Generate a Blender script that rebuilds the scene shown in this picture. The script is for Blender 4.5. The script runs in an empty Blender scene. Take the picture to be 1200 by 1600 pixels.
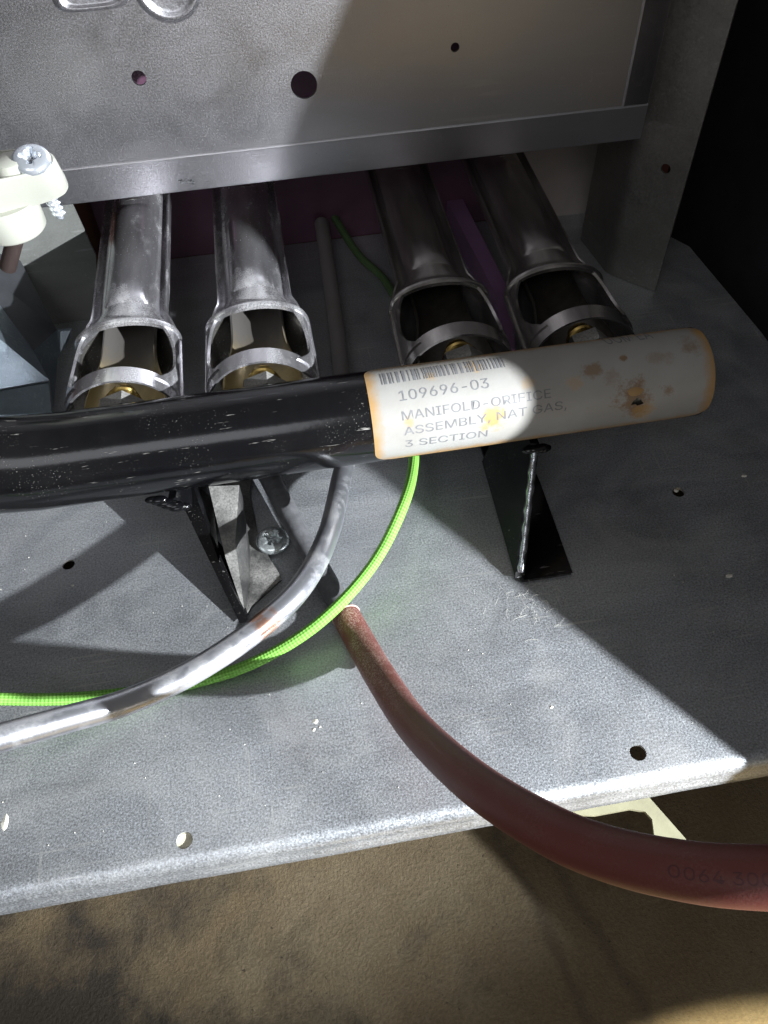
import bpy, bmesh, math, random
from mathutils import Vector, Matrix
random.seed(7)
PI = math.pi
C = bpy.context.scene.collection
S = 0.01                      # everything below is written in centimetres
V = Vector
# ------------------------------------------------------------------ camera
FPX = 1200.0
PITCH, ROLL, YAW = math.radians(51.525), math.radians(-3.149), math.radians(6.772)
CAM = V((0, 0, 20))
_f = V((math.sin(YAW)*math.cos(PITCH), math.cos(YAW)*math.cos(PITCH), -math.sin(PITCH)))
_r0 = V((math.cos(YAW), -math.sin(YAW), 0)); _u0 = _r0.cross(_f)
_r = _r0*math.cos(ROLL) + _u0*math.sin(ROLL)
_u = -_r0*math.sin(ROLL) + _u0*math.cos(ROLL)
cd = bpy.data.cameras.new('camera'); cam = bpy.data.objects.new('camera', cd); C.objects.link(cam)
cd.sensor_fit = 'VERTICAL'; cd.sensor_height = 24; cd.lens = 24*FPX/1600
cd.clip_start = 0.005; cd.clip_end = 20
M3 = Matrix((_r, _u, -_f)).transposed()
cam.matrix_world = Matrix.Translation(CAM*S) @ M3.to_4x4()
bpy.context.scene.camera = cam

def ray(px, py):
    return _r*((px-600)/FPX) - _u*((py-800)/FPX) + _f
def atz(px, py, z=0.0):
    d = ray(px, py); return CAM + d*((z-CAM.z)/d.z)
def aty(px, py, y):
    d = ray(px, py); return CAM + d*((y-CAM.y)/d.y)
def dep(px, py, w, diam):
    return CAM + ray(px, py)*(diam*FPX/w)

# ------------------------------------------------------------------ world, lights, exposure
w = bpy.data.worlds.new('World'); bpy.context.scene.world = w; w.use_nodes = True
bg = w.node_tree.nodes['Background']; bg.inputs[0].default_value = (0.97, 0.95, 0.93, 1); bg.inputs[1].default_value = 0.10
vs = bpy.context.scene.view_settings
bpy.context.scene.display_settings.display_device = 'sRGB'
vs.view_transform = 'Standard'; vs.look = 'None'; vs.gamma = 1; vs.exposure = 0.15

def spot(name, loc, axis, half, power, col, blend, rad):
    l = bpy.data.lights.new(name, 'SPOT'); l.energy = power; l.color = col
    l.spot_size = 2*math.radians(half); l.spot_blend = blend; l.shadow_soft_size = rad*S
    o = bpy.data.objects.new(name, l); C.objects.link(o); o.location = V(loc)*S
    o.rotation_euler = V(axis).to_track_quat('-Z', 'Y').to_euler(); return o
def area(name, loc, target, sx, sy, power, col):
    l = bpy.data.lights.new(name, 'AREA'); l.shape = 'RECTANGLE'; l.size = sx*S; l.size_y = sy*S; l.energy = power; l.color = col
    o = bpy.data.objects.new(name, l); C.objects.link(o); o.location = V(loc)*S
    o.rotation_euler = (V(target)-V(loc)).to_track_quat('-Z', 'Y').to_euler(); return o
FL = (47, -26, 27)
spot('flashlight', FL, V((-3, 15, 4.5))-V(FL), 17, 66, (0.90, 0.95, 1.0), 0.8, 0.45)
area('room_fill', (-16, -30, 52), (0, 20, 4), 34, 24, 0.62, (0.93, 0.95, 1.0))  # added fill for ambient light and reflections, no particular lamp
area('floor_bounce_fill', (26, -34, 2), (4, 14, 2), 16, 12, 0.07, (1.0, 0.92, 0.74))  # added low fill imitating warm light bounced off the floor

_e0, _e1 = atz(1000, 1597, -9), atz(1200, 1555, -9); _em = (_e0+_e1)/2; _t = (_e1-_e0).normalized()
_c = _em + V((_t.y, -_t.x, 0))*16
spot('floor_wedge_spot', (_c.x, _c.y, 32), (0, 0, -1), math.degrees(math.atan(16/41)), 24, (1.0, .93, .66), .04, .4)  # added spot, its cone edge draws the border of the lit floor wedge

# ------------------------------------------------------------------ scene objects helpers
def tag(o, label=None, cat=None, group=None, kind=None):
    if label: o['label'] = label
    if cat: o['category'] = cat
    if group: o['group'] = group
    if kind: o['kind'] = kind
    return o
def empty(name, loc=(0, 0, 0)):
    o = bpy.data.objects.new(name, None); C.objects.link(o); o.location = V(loc)*S; o.empty_display_size = .01; return o
def mesh_obj(name, bm, mat, parent=None, smooth=True, angle=35, shift=(0, 0, 0)):
    bmesh.ops.recalc_face_normals(bm, faces=bm.faces)
    sh = V(shift)
    for v in bm.verts: v.co = (v.co - sh)*S
    me = bpy.data.meshes.new(name); 
    if smooth:
        ca = math.radians(angle)
        for f in bm.faces: f.smooth = True
        for e in bm.edges:
            if len(e.link_faces) == 2 and e.calc_face_angle(0) > ca: e.smooth = False
    bm.to_mesh(me); bm.free()
    me.materials.append(mat)
    o = bpy.data.objects.new(name, me); C.objects.link(o)
    if parent:
        o.parent = parent
        o.location = sh*S - V(parent_loc(parent))
    else:
        o.location = sh*S
    return o
def parent_loc(p):
    l = V(p.location)
    while p.parent:
        p = p.parent; l = l + p.location
    return l
def place(parent, cmshift=None):    # shift so that mesh coordinates stay in scene centimetres
    return parent_loc(parent)/S

def loft(bm, sections, closed=True, cap=True, uv=None):
    rings = [[bm.verts.new(p) for p in s] for s in sections]
    n = len(rings[0]); L = bm.loops.layers.uv.verify() if uv else None
    for i in range(len(rings)-1):
        for j in range(n if closed else n-1):
            k = (j+1) % n
            f = bm.faces.new((rings[i][j], rings[i][k], rings[i+1][k], rings[i+1][j]))
            if uv:
                a, b = uv[i], uv[i+1]
                for lp, c in zip(f.loops, ((a, j/n), (a, (j+1)/n), (b, (j+1)/n), (b, j/n))): lp[L].uv = c
    if cap and closed:
        bm.faces.new(rings[0]); bm.faces.new(rings[-1][::-1])
    return rings
def spline(pts, n=10):
    pts = [V(p) for p in pts]; P = [2*pts[0]-pts[1]] + pts + [2*pts[-1]-pts[-2]]; out = []
    for i in range(1, len(P)-2):
        a, b, c, d = P[i-1:i+3]
        for k in range(n):
            t = k/n
            out.append(0.5*((2*b) + (c-a)*t + (2*a-5*b+4*c-d)*t*t + (3*b-a-3*c+d)*t**3))
    out.append(pts[-1]); return out
def tube(bm, path, r, n=24, cap=True, bump=None):
    path = [V(p) for p in path]; secs = []; uv = []; s = 0
    up = V((0, 0, 1)); t0 = (path[1]-path[0]).normalized()
    nx = up.cross(t0); nx = nx.normalized() if nx.length > .01 else V((1, 0, 0))
    for i, p in enumerate(path):
        t = (path[min(i+1, len(path)-1)] - path[max(i-1, 0)]).normalized()
        nx = (nx - t*nx.dot(t)).normalized(); ny = t.cross(nx)
        rr = r(i/(len(path)-1)) if callable(r) else r
        secs.append([p + (nx*math.cos(a)+ny*math.sin(a))*(rr if not bump else rr*(1+bump(s, a))) for a in [2*PI*k/n for k in range(n)]])
        uv.append(s)
        if i < len(path)-1: s += (path[i+1]-p).length
    return loft(bm, secs, True, cap, uv)
def ring_pts(c, r, n=24, axis='z', ph=0):
    out = []
    for k in range(n):
        a = 2*PI*k/n+ph
        if axis == 'z': out.append(V((c[0]+r*math.cos(a), c[1]+r*math.sin(a), c[2])))
        elif axis == 'y': out.append(V((c[0]+r*math.cos(a), c[1], c[2]+r*math.sin(a))))
        else: out.append(V((c[0], c[1]+r*math.cos(a), c[2]+r*math.sin(a))))
    return out
def plate(bm, outline, holes, nrm, th):
    """plate with real holes: outline and holes are lists of coplanar points; th is the thickness against nrm"""
    nrm = V(nrm).normalized(); loops = []
    for pts in [outline]+holes:
        vs_ = [bm.verts.new(p) for p in pts]; loops.append(vs_)
    ed = []
    for L in loops:
        for i in range(len(L)): ed.append(bm.edges.new((L[i], L[(i+1) % len(L)])))
    res = bmesh.ops.triangle_fill(bm, use_beauty=True, use_dissolve=False, edges=ed, normal=nrm)
    fs = [g for g in res['geom'] if isinstance(g, bmesh.types.BMFace)]
    low = {}
    for L in loops:
        for v in L: low[v] = bm.verts.new(v.co - nrm*th)
    for f in fs: bm.faces.new([low[v] for v in f.verts][::-1])
    for L in loops:
        for i in range(len(L)):
            a, b = L[i], L[(i+1) % len(L)]
            bm.faces.new((a, b, low[b], low[a]))
def prism(bm, top, bot):
    loft(bm, [top, bot])
def boxb(bm, c, s, rot=None):
    m = Matrix.Translation(V(c)) @ (rot.to_4x4() if rot else Matrix.Identity(4)) @ Matrix.Diagonal((s[0], s[1], s[2], 1))
    return bmesh.ops.create_cube(bm, size=1, matrix=m)['verts']
def bevel(bm, w_, seg=2, ang=30):
    es = [e for e in bm.edges if len(e.link_faces) == 2 and e.calc_face_angle(0) > math.radians(ang)]
    bmesh.ops.bevel(bm, geom=es, offset=w_, segments=seg, affect='EDGES', profile=.5)

# ------------------------------------------------------------------ materials
class NT:
    def __init__(s, name):
        s.m = bpy.data.materials.new(name); s.m.use_nodes = True; s.t = s.m.node_tree
        s.b = s.t.nodes['Principled BSDF']; s._c = None
    def n(s, typ, **kw):
        nd = s.t.nodes.new(typ)
        for k, v in kw.items():
            if k.startswith('i_'): nd.inputs[k[2:].replace('_', ' ')].default_value = v
            else: setattr(nd, k, v)
        return nd
    def link(s, a, b): s.t.links.new(a, b)
    def coord(s, kind='Object'):
        if s._c is None: s._c = s.n('ShaderNodeTexCoord')
        return s._c.outputs[kind]
    def noise(s, size, detail=4, rough=.55, stretch=(1, 1, 1), rot=(0, 0, 0), dist=0, vec=None):
        """size = feature size in cm"""
        mp = s.n('ShaderNodeMapping'); mp.inputs['Scale'].default_value = [100/size*k for k in stretch]; mp.inputs['Rotation'].default_value = rot
        s.link(vec or s.coord(), mp.inputs[0])
        nd = s.n('ShaderNodeTexNoise'); nd.inputs['Scale'].default_value = 1; nd.inputs['Detail'].default_value = detail
        nd.inputs['Roughness'].default_value = rough; nd.inputs['Distortion'].default_value = dist
        s.link(mp.outputs[0], nd.inputs['Vector']); return nd.outputs['Fac']
    def vor(s, size, feature='F1'):
        mp = s.n('ShaderNodeMapping'); mp.inputs['Scale'].default_value = [100/size]*3; s.link(s.coord(), mp.inputs[0])
        nd = s.n('ShaderNodeTexVoronoi'); nd.feature = feature; nd.inputs['Scale'].default_value = 1; s.link(mp.outputs[0], nd.inputs['Vector'])
        return nd
    def ramp(s, fac, stops):
        nd = s.n('ShaderNodeValToRGB'); e = nd.color_ramp.elements
        while len(e) < len(stops): e.new(.5)
        for el, (p, c) in zip(e, stops):
            el.position = p; el.color = (c, c, c, 1) if not hasattr(c, '__len__') else (*c, 1)
        s.link(fac, nd.inputs[0]); return nd.outputs[0]
    def mix(s, fac, a, b, mode='MIX'):
        nd = s.n('ShaderNodeMix', data_type='RGBA', blend_type=mode)
        for sock, v in ((nd.inputs['Factor'], fac), (nd.inputs['A'], a), (nd.inputs['B'], b)):
            if hasattr(v, 'links') or isinstance(v, bpy.types.NodeSocket): s.link(v, sock)
            elif hasattr(v, '__len__'): sock.default_value = (*v, 1)
            else: sock.default_value = v
        return nd.outputs['Result']
    def math(s, op, a, b=None, c=None, clamp=False):
        nd = s.n('ShaderNodeMath', operation=op); nd.use_clamp = clamp
        for i, v in enumerate((a, b, c)):
            if v is None: continue
            if isinstance(v, bpy.types.NodeSocket): s.link(v, nd.inputs[i])
            else: nd.inputs[i].default_value = v
        return nd.outputs[0]
    def bump(s, h, dist, strength=1.0):
        nd = s.n('ShaderNodeBump'); nd.inputs['Distance'].default_value = dist*S; nd.inputs['Strength'].default_value = strength
        s.link(h, nd.inputs['Height']); s.link(nd.outputs[0], s.b.inputs['Normal']); return nd
    def set(s, **kw):
        for k, v in kw.items():
            sock = s.b.inputs[k.replace('_', ' ')]
            if isinstance(v, bpy.types.NodeSocket): s.link(v, sock)
            elif hasattr(v, '__len__') and len(v) == 3: sock.default_value = (*v, 1)
            else: sock.default_value = v
        return s.m

def galvanized(name, base=(.36, .37, .38), rough=.42, dust=.35, spangle=.12, metal=.75, grain=.35, scratch=.25, mott=.10):
    t = NT(name)
    a = t.noise(spangle, 3, .7); b = t.noise(2.6, 6, .62, dist=.8); d = t.noise(4.5, 7, .68, dist=1.2); f = t.noise(.045, 2, .6)
    big = t.noise(1.1, 5, .6, stretch=(.22, 1, 1), rot=(0, 0, .5), dist=.7)
    fleck = t.ramp(t.noise(.06, 2, .6), [(.60, 0), (.70, grain*.4)])
    g = t.ramp(a, [(.3, 1-grain), (.72, 1+grain*.6)])
    col = t.mix(1, base, g, 'MULTIPLY')
    col = t.mix(1, col, t.ramp(b, [(.3, 1-mott), (.5, 1.0), (.7, 1+mott*.4)]), 'MULTIPLY')
    col = t.mix(1, col, t.ramp(big, [(.35, 1-mott), (.65, 1+mott*.5)]), 'MULTIPLY')
    col = t.mix(fleck, col, (.80, .82, .84))
    dm = t.ramp(d, [(.44, 0), (.66, dust)])
    dm2 = t.math('MULTIPLY', dm, t.ramp(f, [(.35, .5), (.6, 1)]))
    sc1 = t.ramp(t.noise(.16, 2, .5, stretch=(.06, 1.5, 1), rot=(0, 0, .45)), [(.63, 0), (.67, 1)])
    sc2 = t.ramp(t.noise(.14, 2, .5, stretch=(1.5, .05, 1), rot=(0, 0, -.7)), [(.64, 0), (.68, 1)])
    scm = t.math('MULTIPLY', t.math('MULTIPLY', t.math('MAXIMUM', sc1, sc2), t.ramp(t.noise(3.2, 3), [(.5, 0), (.62, 1)])), scratch)
    col = t.mix(dm2, col, (.46, .44, .40)); col = t.mix(scm, col, (.62, .62, .60))
    st = t.math('MULTIPLY', t.ramp(t.noise(1.8, 5, .7, dist=.5), [(.60, 0), (.72, .45)]), t.ramp(f, [(.3, .5), (.6, 1)]))
    col = t.mix(t.math('MULTIPLY', st, dust*.8, clamp=True), col, (.13, .125, .12))
    t.set(Base_Color=col, Metallic=t.math('MULTIPLY_ADD', dm2, -metal, metal, clamp=True),
          Roughness=t.math('ADD', t.ramp(a, [(.3, rough-.08), (.7, rough+.12)]), t.ramp(b, [(.3, -0.0), (.7, .10)])))
    t.bump(t.math('ADD', a, t.math('MULTIPLY', f, .4)), .010, .6)
    return t.m
M = {}
M['tray'] = galvanized('galvanized_tray', (.54, .56, .585), .38, .34, .055, .76, .55, .8, .10)
M['panel'] = galvanized('galvanized_panel', (.47, .46, .48), .33, .03, .05, 1.0, .07, .3, .03)
M['post'] = galvanized('galvanized_post', (.30, .29, .27), .42, .08, .09, .85, .2)
M['shield'] = galvanized('grey_shield', (.20, .205, .19), .5, .05, .08, .3, .12)
M['darkshield'] = galvanized('dull_grey_shield', (.07, .07, .06), .6, .05, .08, .2, .12)
M['bluegrey'] = galvanized('bluish_sheet', (.27, .32, .36), .33, .08, .08, .8, .12)

def black_paint():
    t = NT('black_gloss_paint')
    sp = t.noise(.05, 2, .7); area_ = t.noise(1.6, 4, .6); sc = t.noise(.12, 3, .6, stretch=(.12, 1.4, 1.4)); sc_a = t.noise(1.1, 3, .6)
    m1 = t.math('MULTIPLY', t.ramp(sp, [(.66, 0), (.70, 1)]), t.ramp(area_, [(.50, 0), (.64, 1)]))
    m2 = t.math('MULTIPLY', t.ramp(sc, [(.66, 0), (.72, 1)]), t.ramp(sc_a, [(.52, 0), (.62, 1)]))
    haze_ = t.math('MULTIPLY', t.ramp(t.noise(3, 5, .7), [(.42, 0), (.8, .012)]), 1)
    m = t.math('MAXIMUM', t.math('MAXIMUM', t.math('MULTIPLY', m1, .55), t.math('MULTIPLY', m2, .8)), haze_)
    col = t.mix(m, (.0035, .0035, .0042), (.36, .34, .31))
    t.set(Base_Color=col, Roughness=t.math('MULTIPLY_ADD', m, .5, .15, clamp=True), Specular_IOR_Level=.5)
    t.bump(t.noise(.25, 3, .5), .006, .5)
    return t.m
M['black'] = black_paint()
def dusty_black():
    t = NT('dusty_black_paint')
    a = t.noise(.06, 3, .75); b = t.noise(1.0, 4, .6)
    geo = t.n('ShaderNodeNewGeometry'); sx = t.n('ShaderNodeSeparateXYZ'); t.link(geo.outputs['Normal'], sx.inputs[0])
    up = t.ramp(sx.outputs['Z'], [(.1, .15), (.8, 1)])
    m = t.math('MULTIPLY', t.math('MULTIPLY', t.ramp(a, [(.3, .35), (.6, 1)]), t.ramp(b, [(.3, .2), (.6, .9)])), up)
    t.set(Base_Color=t.mix(m, (.012, .012, .013), (.30, .29, .27)), Roughness=t.math('MULTIPLY_ADD', m, .5, .3, clamp=True))
    t.bump(a, .015, .6); return t.m
M['dustblack'] = dusty_black()
def burner_steel(name, dust, base0=(.30, .28, .27), base1=(.52, .49, .47)):
    t = NT(name)
    a = t.noise(1.3, 4, .6, stretch=(1, .45, 1)); f = t.noise(.05, 3, .8); g = t.noise(.8, 3, .5, stretch=(1.6, .25, 1.6))
    sp = t.ramp(t.noise(.07, 2, .7), [(.68, 0), (.72, .6)])
    m = t.math('MULTIPLY', t.ramp(a, [(.50, 0), (.66, dust)]), t.ramp(f, [(.40, .15), (.60, 1)]))
    m = t.math('MAXIMUM', m, t.math('MULTIPLY', sp, dust))
    base = t.mix(t.ramp(g, [(.35, 0), (.65, 1)]), base0, base1)
    t.set(Base_Color=t.mix(m, base, (.42, .41, .40)), Metallic=t.math('MULTIPLY_ADD', m, -.85, .88, clamp=True),
          Roughness=t.math('MULTIPLY_ADD', m, .4, .21, clamp=True))
    t.bump(f, .004, .5); return t.m
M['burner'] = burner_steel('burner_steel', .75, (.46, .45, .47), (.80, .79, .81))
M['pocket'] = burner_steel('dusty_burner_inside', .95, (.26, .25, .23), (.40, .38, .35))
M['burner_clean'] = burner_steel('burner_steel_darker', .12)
def inner():
    t = NT('heat_stained_steel')
    a = t.noise(.5, 5, .6, dist=.5); f = t.noise(.05, 2, .7)
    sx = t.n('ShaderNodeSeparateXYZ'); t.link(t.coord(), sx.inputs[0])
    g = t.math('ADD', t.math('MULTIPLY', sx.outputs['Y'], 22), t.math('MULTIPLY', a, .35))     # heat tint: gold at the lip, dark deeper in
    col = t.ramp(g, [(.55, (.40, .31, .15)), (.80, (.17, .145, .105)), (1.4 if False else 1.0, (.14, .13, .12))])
    col = t.mix(t.ramp(f, [(.55, 0), (.75, .35)]), col, (.10, .09, .08))
    t.set(Base_Color=col, Metallic=.4, Roughness=.36); t.bump(f, .01, .5); return t.m
M['inner'] = inner()

def brass():
    t = NT('brass'); a = t.noise(.2, 3)
    t.set(Base_Color=t.mix(a, (.72, .52, .16), (.45, .30, .09)), Metallic=.95, Roughness=.22); return t.m
M['brass'] = brass()
def alu():
    t = NT('aluminium_tube')
    a = t.noise(1.1, 5, .6, dist=.3); f = t.noise(.05, 2, .7)
    uv = t.n('ShaderNodeSeparateXYZ'); t.link(t.coord('UV'), uv.inputs[0])
    m = t.math('MULTIPLY', t.ramp(a, [(.44, .08), (.60, .55)]), t.ramp(f, [(.3, .5), (.6, 1)]))
    band = t.math('ABSOLUTE', t.math('SUBTRACT', uv.outputs[0], ORANGE_AT))
    r = t.math('MULTIPLY', t.ramp(band, [(.25, .75), (.42, 0)]), t.ramp(t.noise(.35, 3), [(.4, .2), (.5, 1)]))
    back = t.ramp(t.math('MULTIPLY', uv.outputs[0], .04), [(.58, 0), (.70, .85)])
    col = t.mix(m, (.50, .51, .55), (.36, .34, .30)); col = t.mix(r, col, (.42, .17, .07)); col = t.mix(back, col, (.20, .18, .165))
    t.set(Base_Color=col, Metallic=t.math('MULTIPLY_ADD', t.math('MAXIMUM', m, back), -.8, .9, clamp=True), Roughness=t.math('MULTIPLY_ADD', m, .4, .26, clamp=True))
    t.bump(f, .004, .4); return t.m
ORANGE_AT = 7.6  # where the orange-brown patch sits along the tube
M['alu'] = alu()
def green():
    t = NT('green_braid')
    uv = t.n('ShaderNodeSeparateXYZ'); t.link(t.coord('UV'), uv.inputs[0])
    a = t.math('MULTIPLY', uv.outputs[0], 2*PI/.20); b = t.math('MULTIPLY', uv.outputs[1], 2*PI*6)
    s1 = t.math('SINE', t.math('ADD', a, b)); s2 = t.math('SINE', t.math('SUBTRACT', a, b))
    h = t.math('MULTIPLY_ADD', t.math('MULTIPLY', s1, s2), .5, .5)
    col = t.mix(h, (.10, .30, .03), (.27, .60, .10)); col = t.mix(t.ramp(t.noise(.35, 4), [(.55, 0), (.8, .35)]), col, (.35, .5, .2))
    col = t.mix(t.ramp(t.math('MULTIPLY', uv.outputs[0], .025), [(.52, 0), (.64, .9)]), col, (.045, .07, .035))  # far end darkened in the colour, as the shade behind the burners
    t.set(Base_Color=col, Roughness=.65); t.bump(h, .018, .8); return t.m
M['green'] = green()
def red():
    t = NT('red_silicone')
    f = t.noise(.045, 3, .75); b = t.noise(.8, 4, .6)
    uv = t.n('ShaderNodeSeparateXYZ'); t.link(t.coord('UV'), uv.inputs[0])
    near = t.ramp(t.math('MULTIPLY', uv.outputs[0], .1), [(0, 1), (.38, .8), (.58, .10)])
    m = t.math('MULTIPLY', t.math('MULTIPLY', t.ramp(f, [(.46, 0), (.60, 1)]), t.ramp(b, [(.40, .08), (.60, .75)])), near)
    t.set(Base_Color=t.mix(m, (.145, .038, .030), (.44, .31, .27)), Roughness=.48); t.bump(f, .006, .4); return t.m
M['red'] = red()
def flat(name, col, rough=.5, metal=0, var=.2, size=.6, bmp=.004):
    t = NT(name); a = t.noise(size, 5, .6)
    t.set(Base_Color=t.mix(1, col, t.ramp(a, [(.25, 1-var), (.75, 1+var)]), 'MULTIPLY'), Roughness=rough, Metallic=metal)
    t.bump(t.noise(.06, 3, .6), bmp, .5); return t.m
M['cable'] = flat('dark_cable_sleeve', (.10, .10, .105), .75, 0, .4, .3, .012)
M['white'] = flat('white_plastic', (.44, .44, .38), .38, 0, .05, 1.5)
M['zinc'] = flat('zinc_screw', (.72, .76, .82), .22, .7, .1, .3)
M['screwdust'] = flat('dusty_zinc_screw', (.62, .66, .66), .24, .8, .35, .25)
M['plum'] = flat('plum_reflection', (.12, .055, .09), .45, .2, .35, 2.5)
M['purple'] = flat('purple_strip', (.26, .14, .27), .5, 0, .1, 1.5)
M['wall'] = flat('taupe_back_wall', (.42, .37, .34), .7, 0, .12, 1.5)
M['darkbrown'] = flat('dark_brown_wall', (.10, .035, .022), .7, 0, .5, 2)
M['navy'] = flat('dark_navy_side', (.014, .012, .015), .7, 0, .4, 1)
M['lint'] = flat('lint', (.6, .57, .5), .9)
M['chip'] = flat('pale_chip', (.75, .72, .62), .8)
M['ink'] = flat('grey_print', (.17, .17, .175), .6, 0, .3, .3)
M['redink'] = flat('dark_print_on_red', (.11, .034, .034), .6)
M['rustbrown'] = flat('rusty_pin', (.07, .05, .045), .4, .4)
M['dimgrey'] = flat('dim_grey_sheet', (.03, .03, .026), .6)
M['paleend'] = flat('pale_cut_rubber', (.60, .42, .38), .6, 0, .2, .1)
M['inner_dark'] = flat('dark_burner_inside', (.10, .092, .08), .35, .7, .35, .5)
M['darkband'] = flat('dark_grey_band', (.045, .047, .052), .5, .3)
M['glint'] = flat('glint_steel', (.45, .47, .50), .22, .9, .5, .25, .02)
M['rivet'] = flat('pale_rivet', (.66, .62, .46), .5, 0, .3, .3)
M['paleyellow'] = flat('light_spill_paint', (.36, .34, .22), .6, 0, .15, .5)
def concrete():
    t = NT('stained_concrete')
    a = t.noise(9, 6, .6, dist=.5); b = t.noise(1.4, 6, .7, dist=.4); f = t.noise(.12, 4, .75); st = t.noise(5, 7, .68, dist=.15)
    col = t.mix(t.ramp(a, [(.35, 0), (.62, 1)]), (.165, .112, .055), (.25, .195, .115))
    col = t.mix(t.ramp(b, [(.35, 0), (.7, .7)]), col, (.165, .12, .065))
    col = t.mix(t.ramp(t.noise(.6, 5, .7), [(.55, 0), (.75, .4)]), col, (.22, .18, .12))
    sx = t.n('ShaderNodeSeparateXYZ'); t.link(t.coord(), sx.inputs[0])
    left = t.math('MULTIPLY_ADD', sx.outputs['X'], -6.0, -.05, clamp=True)       # the oily patch lies to the left
    col = t.mix(t.math('MULTIPLY', t.ramp(t.math('ADD', st, t.math('MULTIPLY', left, .30)), [(.54, 0), (.74, .85)]), 1), col, (.018, .015, .013))
    col = t.mix(1, col, t.ramp(f, [(.3, .7), (.7, 1.15)]), 'MULTIPLY')
    sp = t.ramp(t.noise(.22, 3, .7), [(.66, 0), (.72, .85)]); col = t.mix(sp, col, (.04, .03, .02))
    streak_wave = t.noise(2.5, 4, .5)
    for k, xx in enumerate((.062, .078)):  # two dark streaks painted in: shadow lines beside the torch beam
        q = t.math('ABSOLUTE', t.math('SUBTRACT', t.math('ADD', sx.outputs['X'], t.math('ADD', t.math('MULTIPLY', sx.outputs['Y'], .25), t.math('MULTIPLY', streak_wave, .02))), xx+.01))
        col = t.mix(t.ramp(t.math('MULTIPLY', q, 100), [(.08, .45), (.38, 0)]), col, (.07, .055, .04))
    t.set(Base_Color=col, Roughness=.75); t.bump(t.math('ADD', b, f), .06, .9); return t.m
M['floor'] = concrete()

# ------------------------------------------------------------------ the setting
bm = bmesh.new()
bmesh.ops.create_grid(bm, x_segments=2, y_segments=2, size=60, matrix=Matrix.Translation((0, 10, -9)))
tag(mesh_obj('floor', bm, M['floor'], smooth=False), 'stained brown concrete floor below the metal tray', kind='structure')
bm = bmesh.new(); boxb(bm, (2, 33.4, 5), (64, .4, 30))
tag(mesh_obj('back_wall', bm, M['darkbrown']), 'dark brown wall far behind the burners', kind='structure')
# added front sheet stays out of view, its edge shaped to cut the torch beam
_A = atz(620, 770); _B = atz(1150, 1180); _n = (_B-_A).cross(V(FL)-_A)
def edge_y(z, x=18.5): return _A.y-(_n.x*(x-_A.x)+_n.z*z)/_n.y
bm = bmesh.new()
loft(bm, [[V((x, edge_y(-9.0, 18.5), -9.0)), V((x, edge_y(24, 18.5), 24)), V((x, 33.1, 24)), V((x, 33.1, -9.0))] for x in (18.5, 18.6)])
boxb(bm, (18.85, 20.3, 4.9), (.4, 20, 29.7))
tag(mesh_obj('side_wall', bm, M['navy']), 'nearly black cabinet side beside the tray, with an added unseen front sheet that cuts the torch beam', kind='structure')

# ------------------------------------------------------------------ tray
tray = tag(empty('tray', (0, 5.7, 0)), 'dusty galvanized metal tray with bent front edge under the pipe', 'tray')
def hole_on_z(px, py, r, n=20): c = atz(px, py); return ring_pts((c.x, c.y, 0), r, n)
TH = .09
holes = [hole_on_z(997, 1176, .22), hole_on_z(288, 1313, .21), hole_on_z(107, 882, .20), hole_on_z(1060, 769, .20)]
bm = bmesh.new()
plate(bm, [V((-30, 6.15, 0)), V((18.1, 6.15, 0)), V((18.1, 22, 0)), V((17.75, 28.2, 0)), V((15.5, 32.2, 0)), V((-30, 32.2, 0))], holes, (0, 0, 1), TH)
mesh_obj('tray_floor', bm, M['tray'], tray, angle=30, shift=place(tray))
bm = bmesh.new()
prof = [(6.15, 0), (6.07, 0)] + [(6.07-.36*math.sin(a), -.36+.36*math.cos(a)) for a in [PI/2*k/8 for k in range(1, 9)]] + [(5.71, -.62), (5.66, -.70), (5.65, -.98), (5.69, -1.04), (5.76, -1.0)]
def offset2(pr, d):
    out = []
    for i, p in enumerate(pr):
        a = pr[max(i-1, 0)]; b = pr[min(i+1, len(pr)-1)]
        t = V((b[0]-a[0], b[1]-a[1])).normalized(); out.append((p[0]-t[1]*d, p[1]+t[0]*d))
    return out
inn = offset2(prof, TH)
if inn[0][1] > 0: inn = offset2(prof, -TH)
sec = prof + inn[::-1]
xs = [-30+48.1*k/160 for k in range(161)]
def wob(x): return .008*math.sin(x*.9)+.004*math.sin(x*2.3+1)
loft(bm, [[V((x, y+wob(x)*min(1, max(0, (6.15-y)*2)), z)) for y, z in sec] for x in xs])
mesh_obj('front_edge', bm, M['tray'], tray, angle=50, shift=place(tray))

# bits seen through / on the tray
bm = bmesh.new(); c = atz(288, 1313); loft(bm, [ring_pts((c.x+.02, c.y-.03, -.10), .12, 20), ring_pts((c.x+.02, c.y-.03, -.10), .24, 20), ring_pts((c.x+.02, c.y-.03, -.2), .26, 20)])
tag(mesh_obj('rivet', bm, M['rivet'], shift=(c.x, c.y, -.2)), 'pale yellow rivet head sitting in the left round hole of the tray front', 'rivet')
spill = tag(empty('light_spill', (7.2, 5.2, -4)), 'pale yellow sheet painted as spilled light under the tray edge behind the red hose', 'painted light')
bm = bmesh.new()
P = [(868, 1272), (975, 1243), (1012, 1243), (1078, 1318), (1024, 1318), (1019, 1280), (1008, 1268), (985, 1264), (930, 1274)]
plate(bm, [atz(x, y, -2.6) for x, y in P], [], (0, 0, 1), .12)  # flat sheet in the outline of spilled light, painted pale yellow
mesh_obj('spill_sheet', bm, M['paleyellow'], spill, shift=place(spill))
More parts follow.
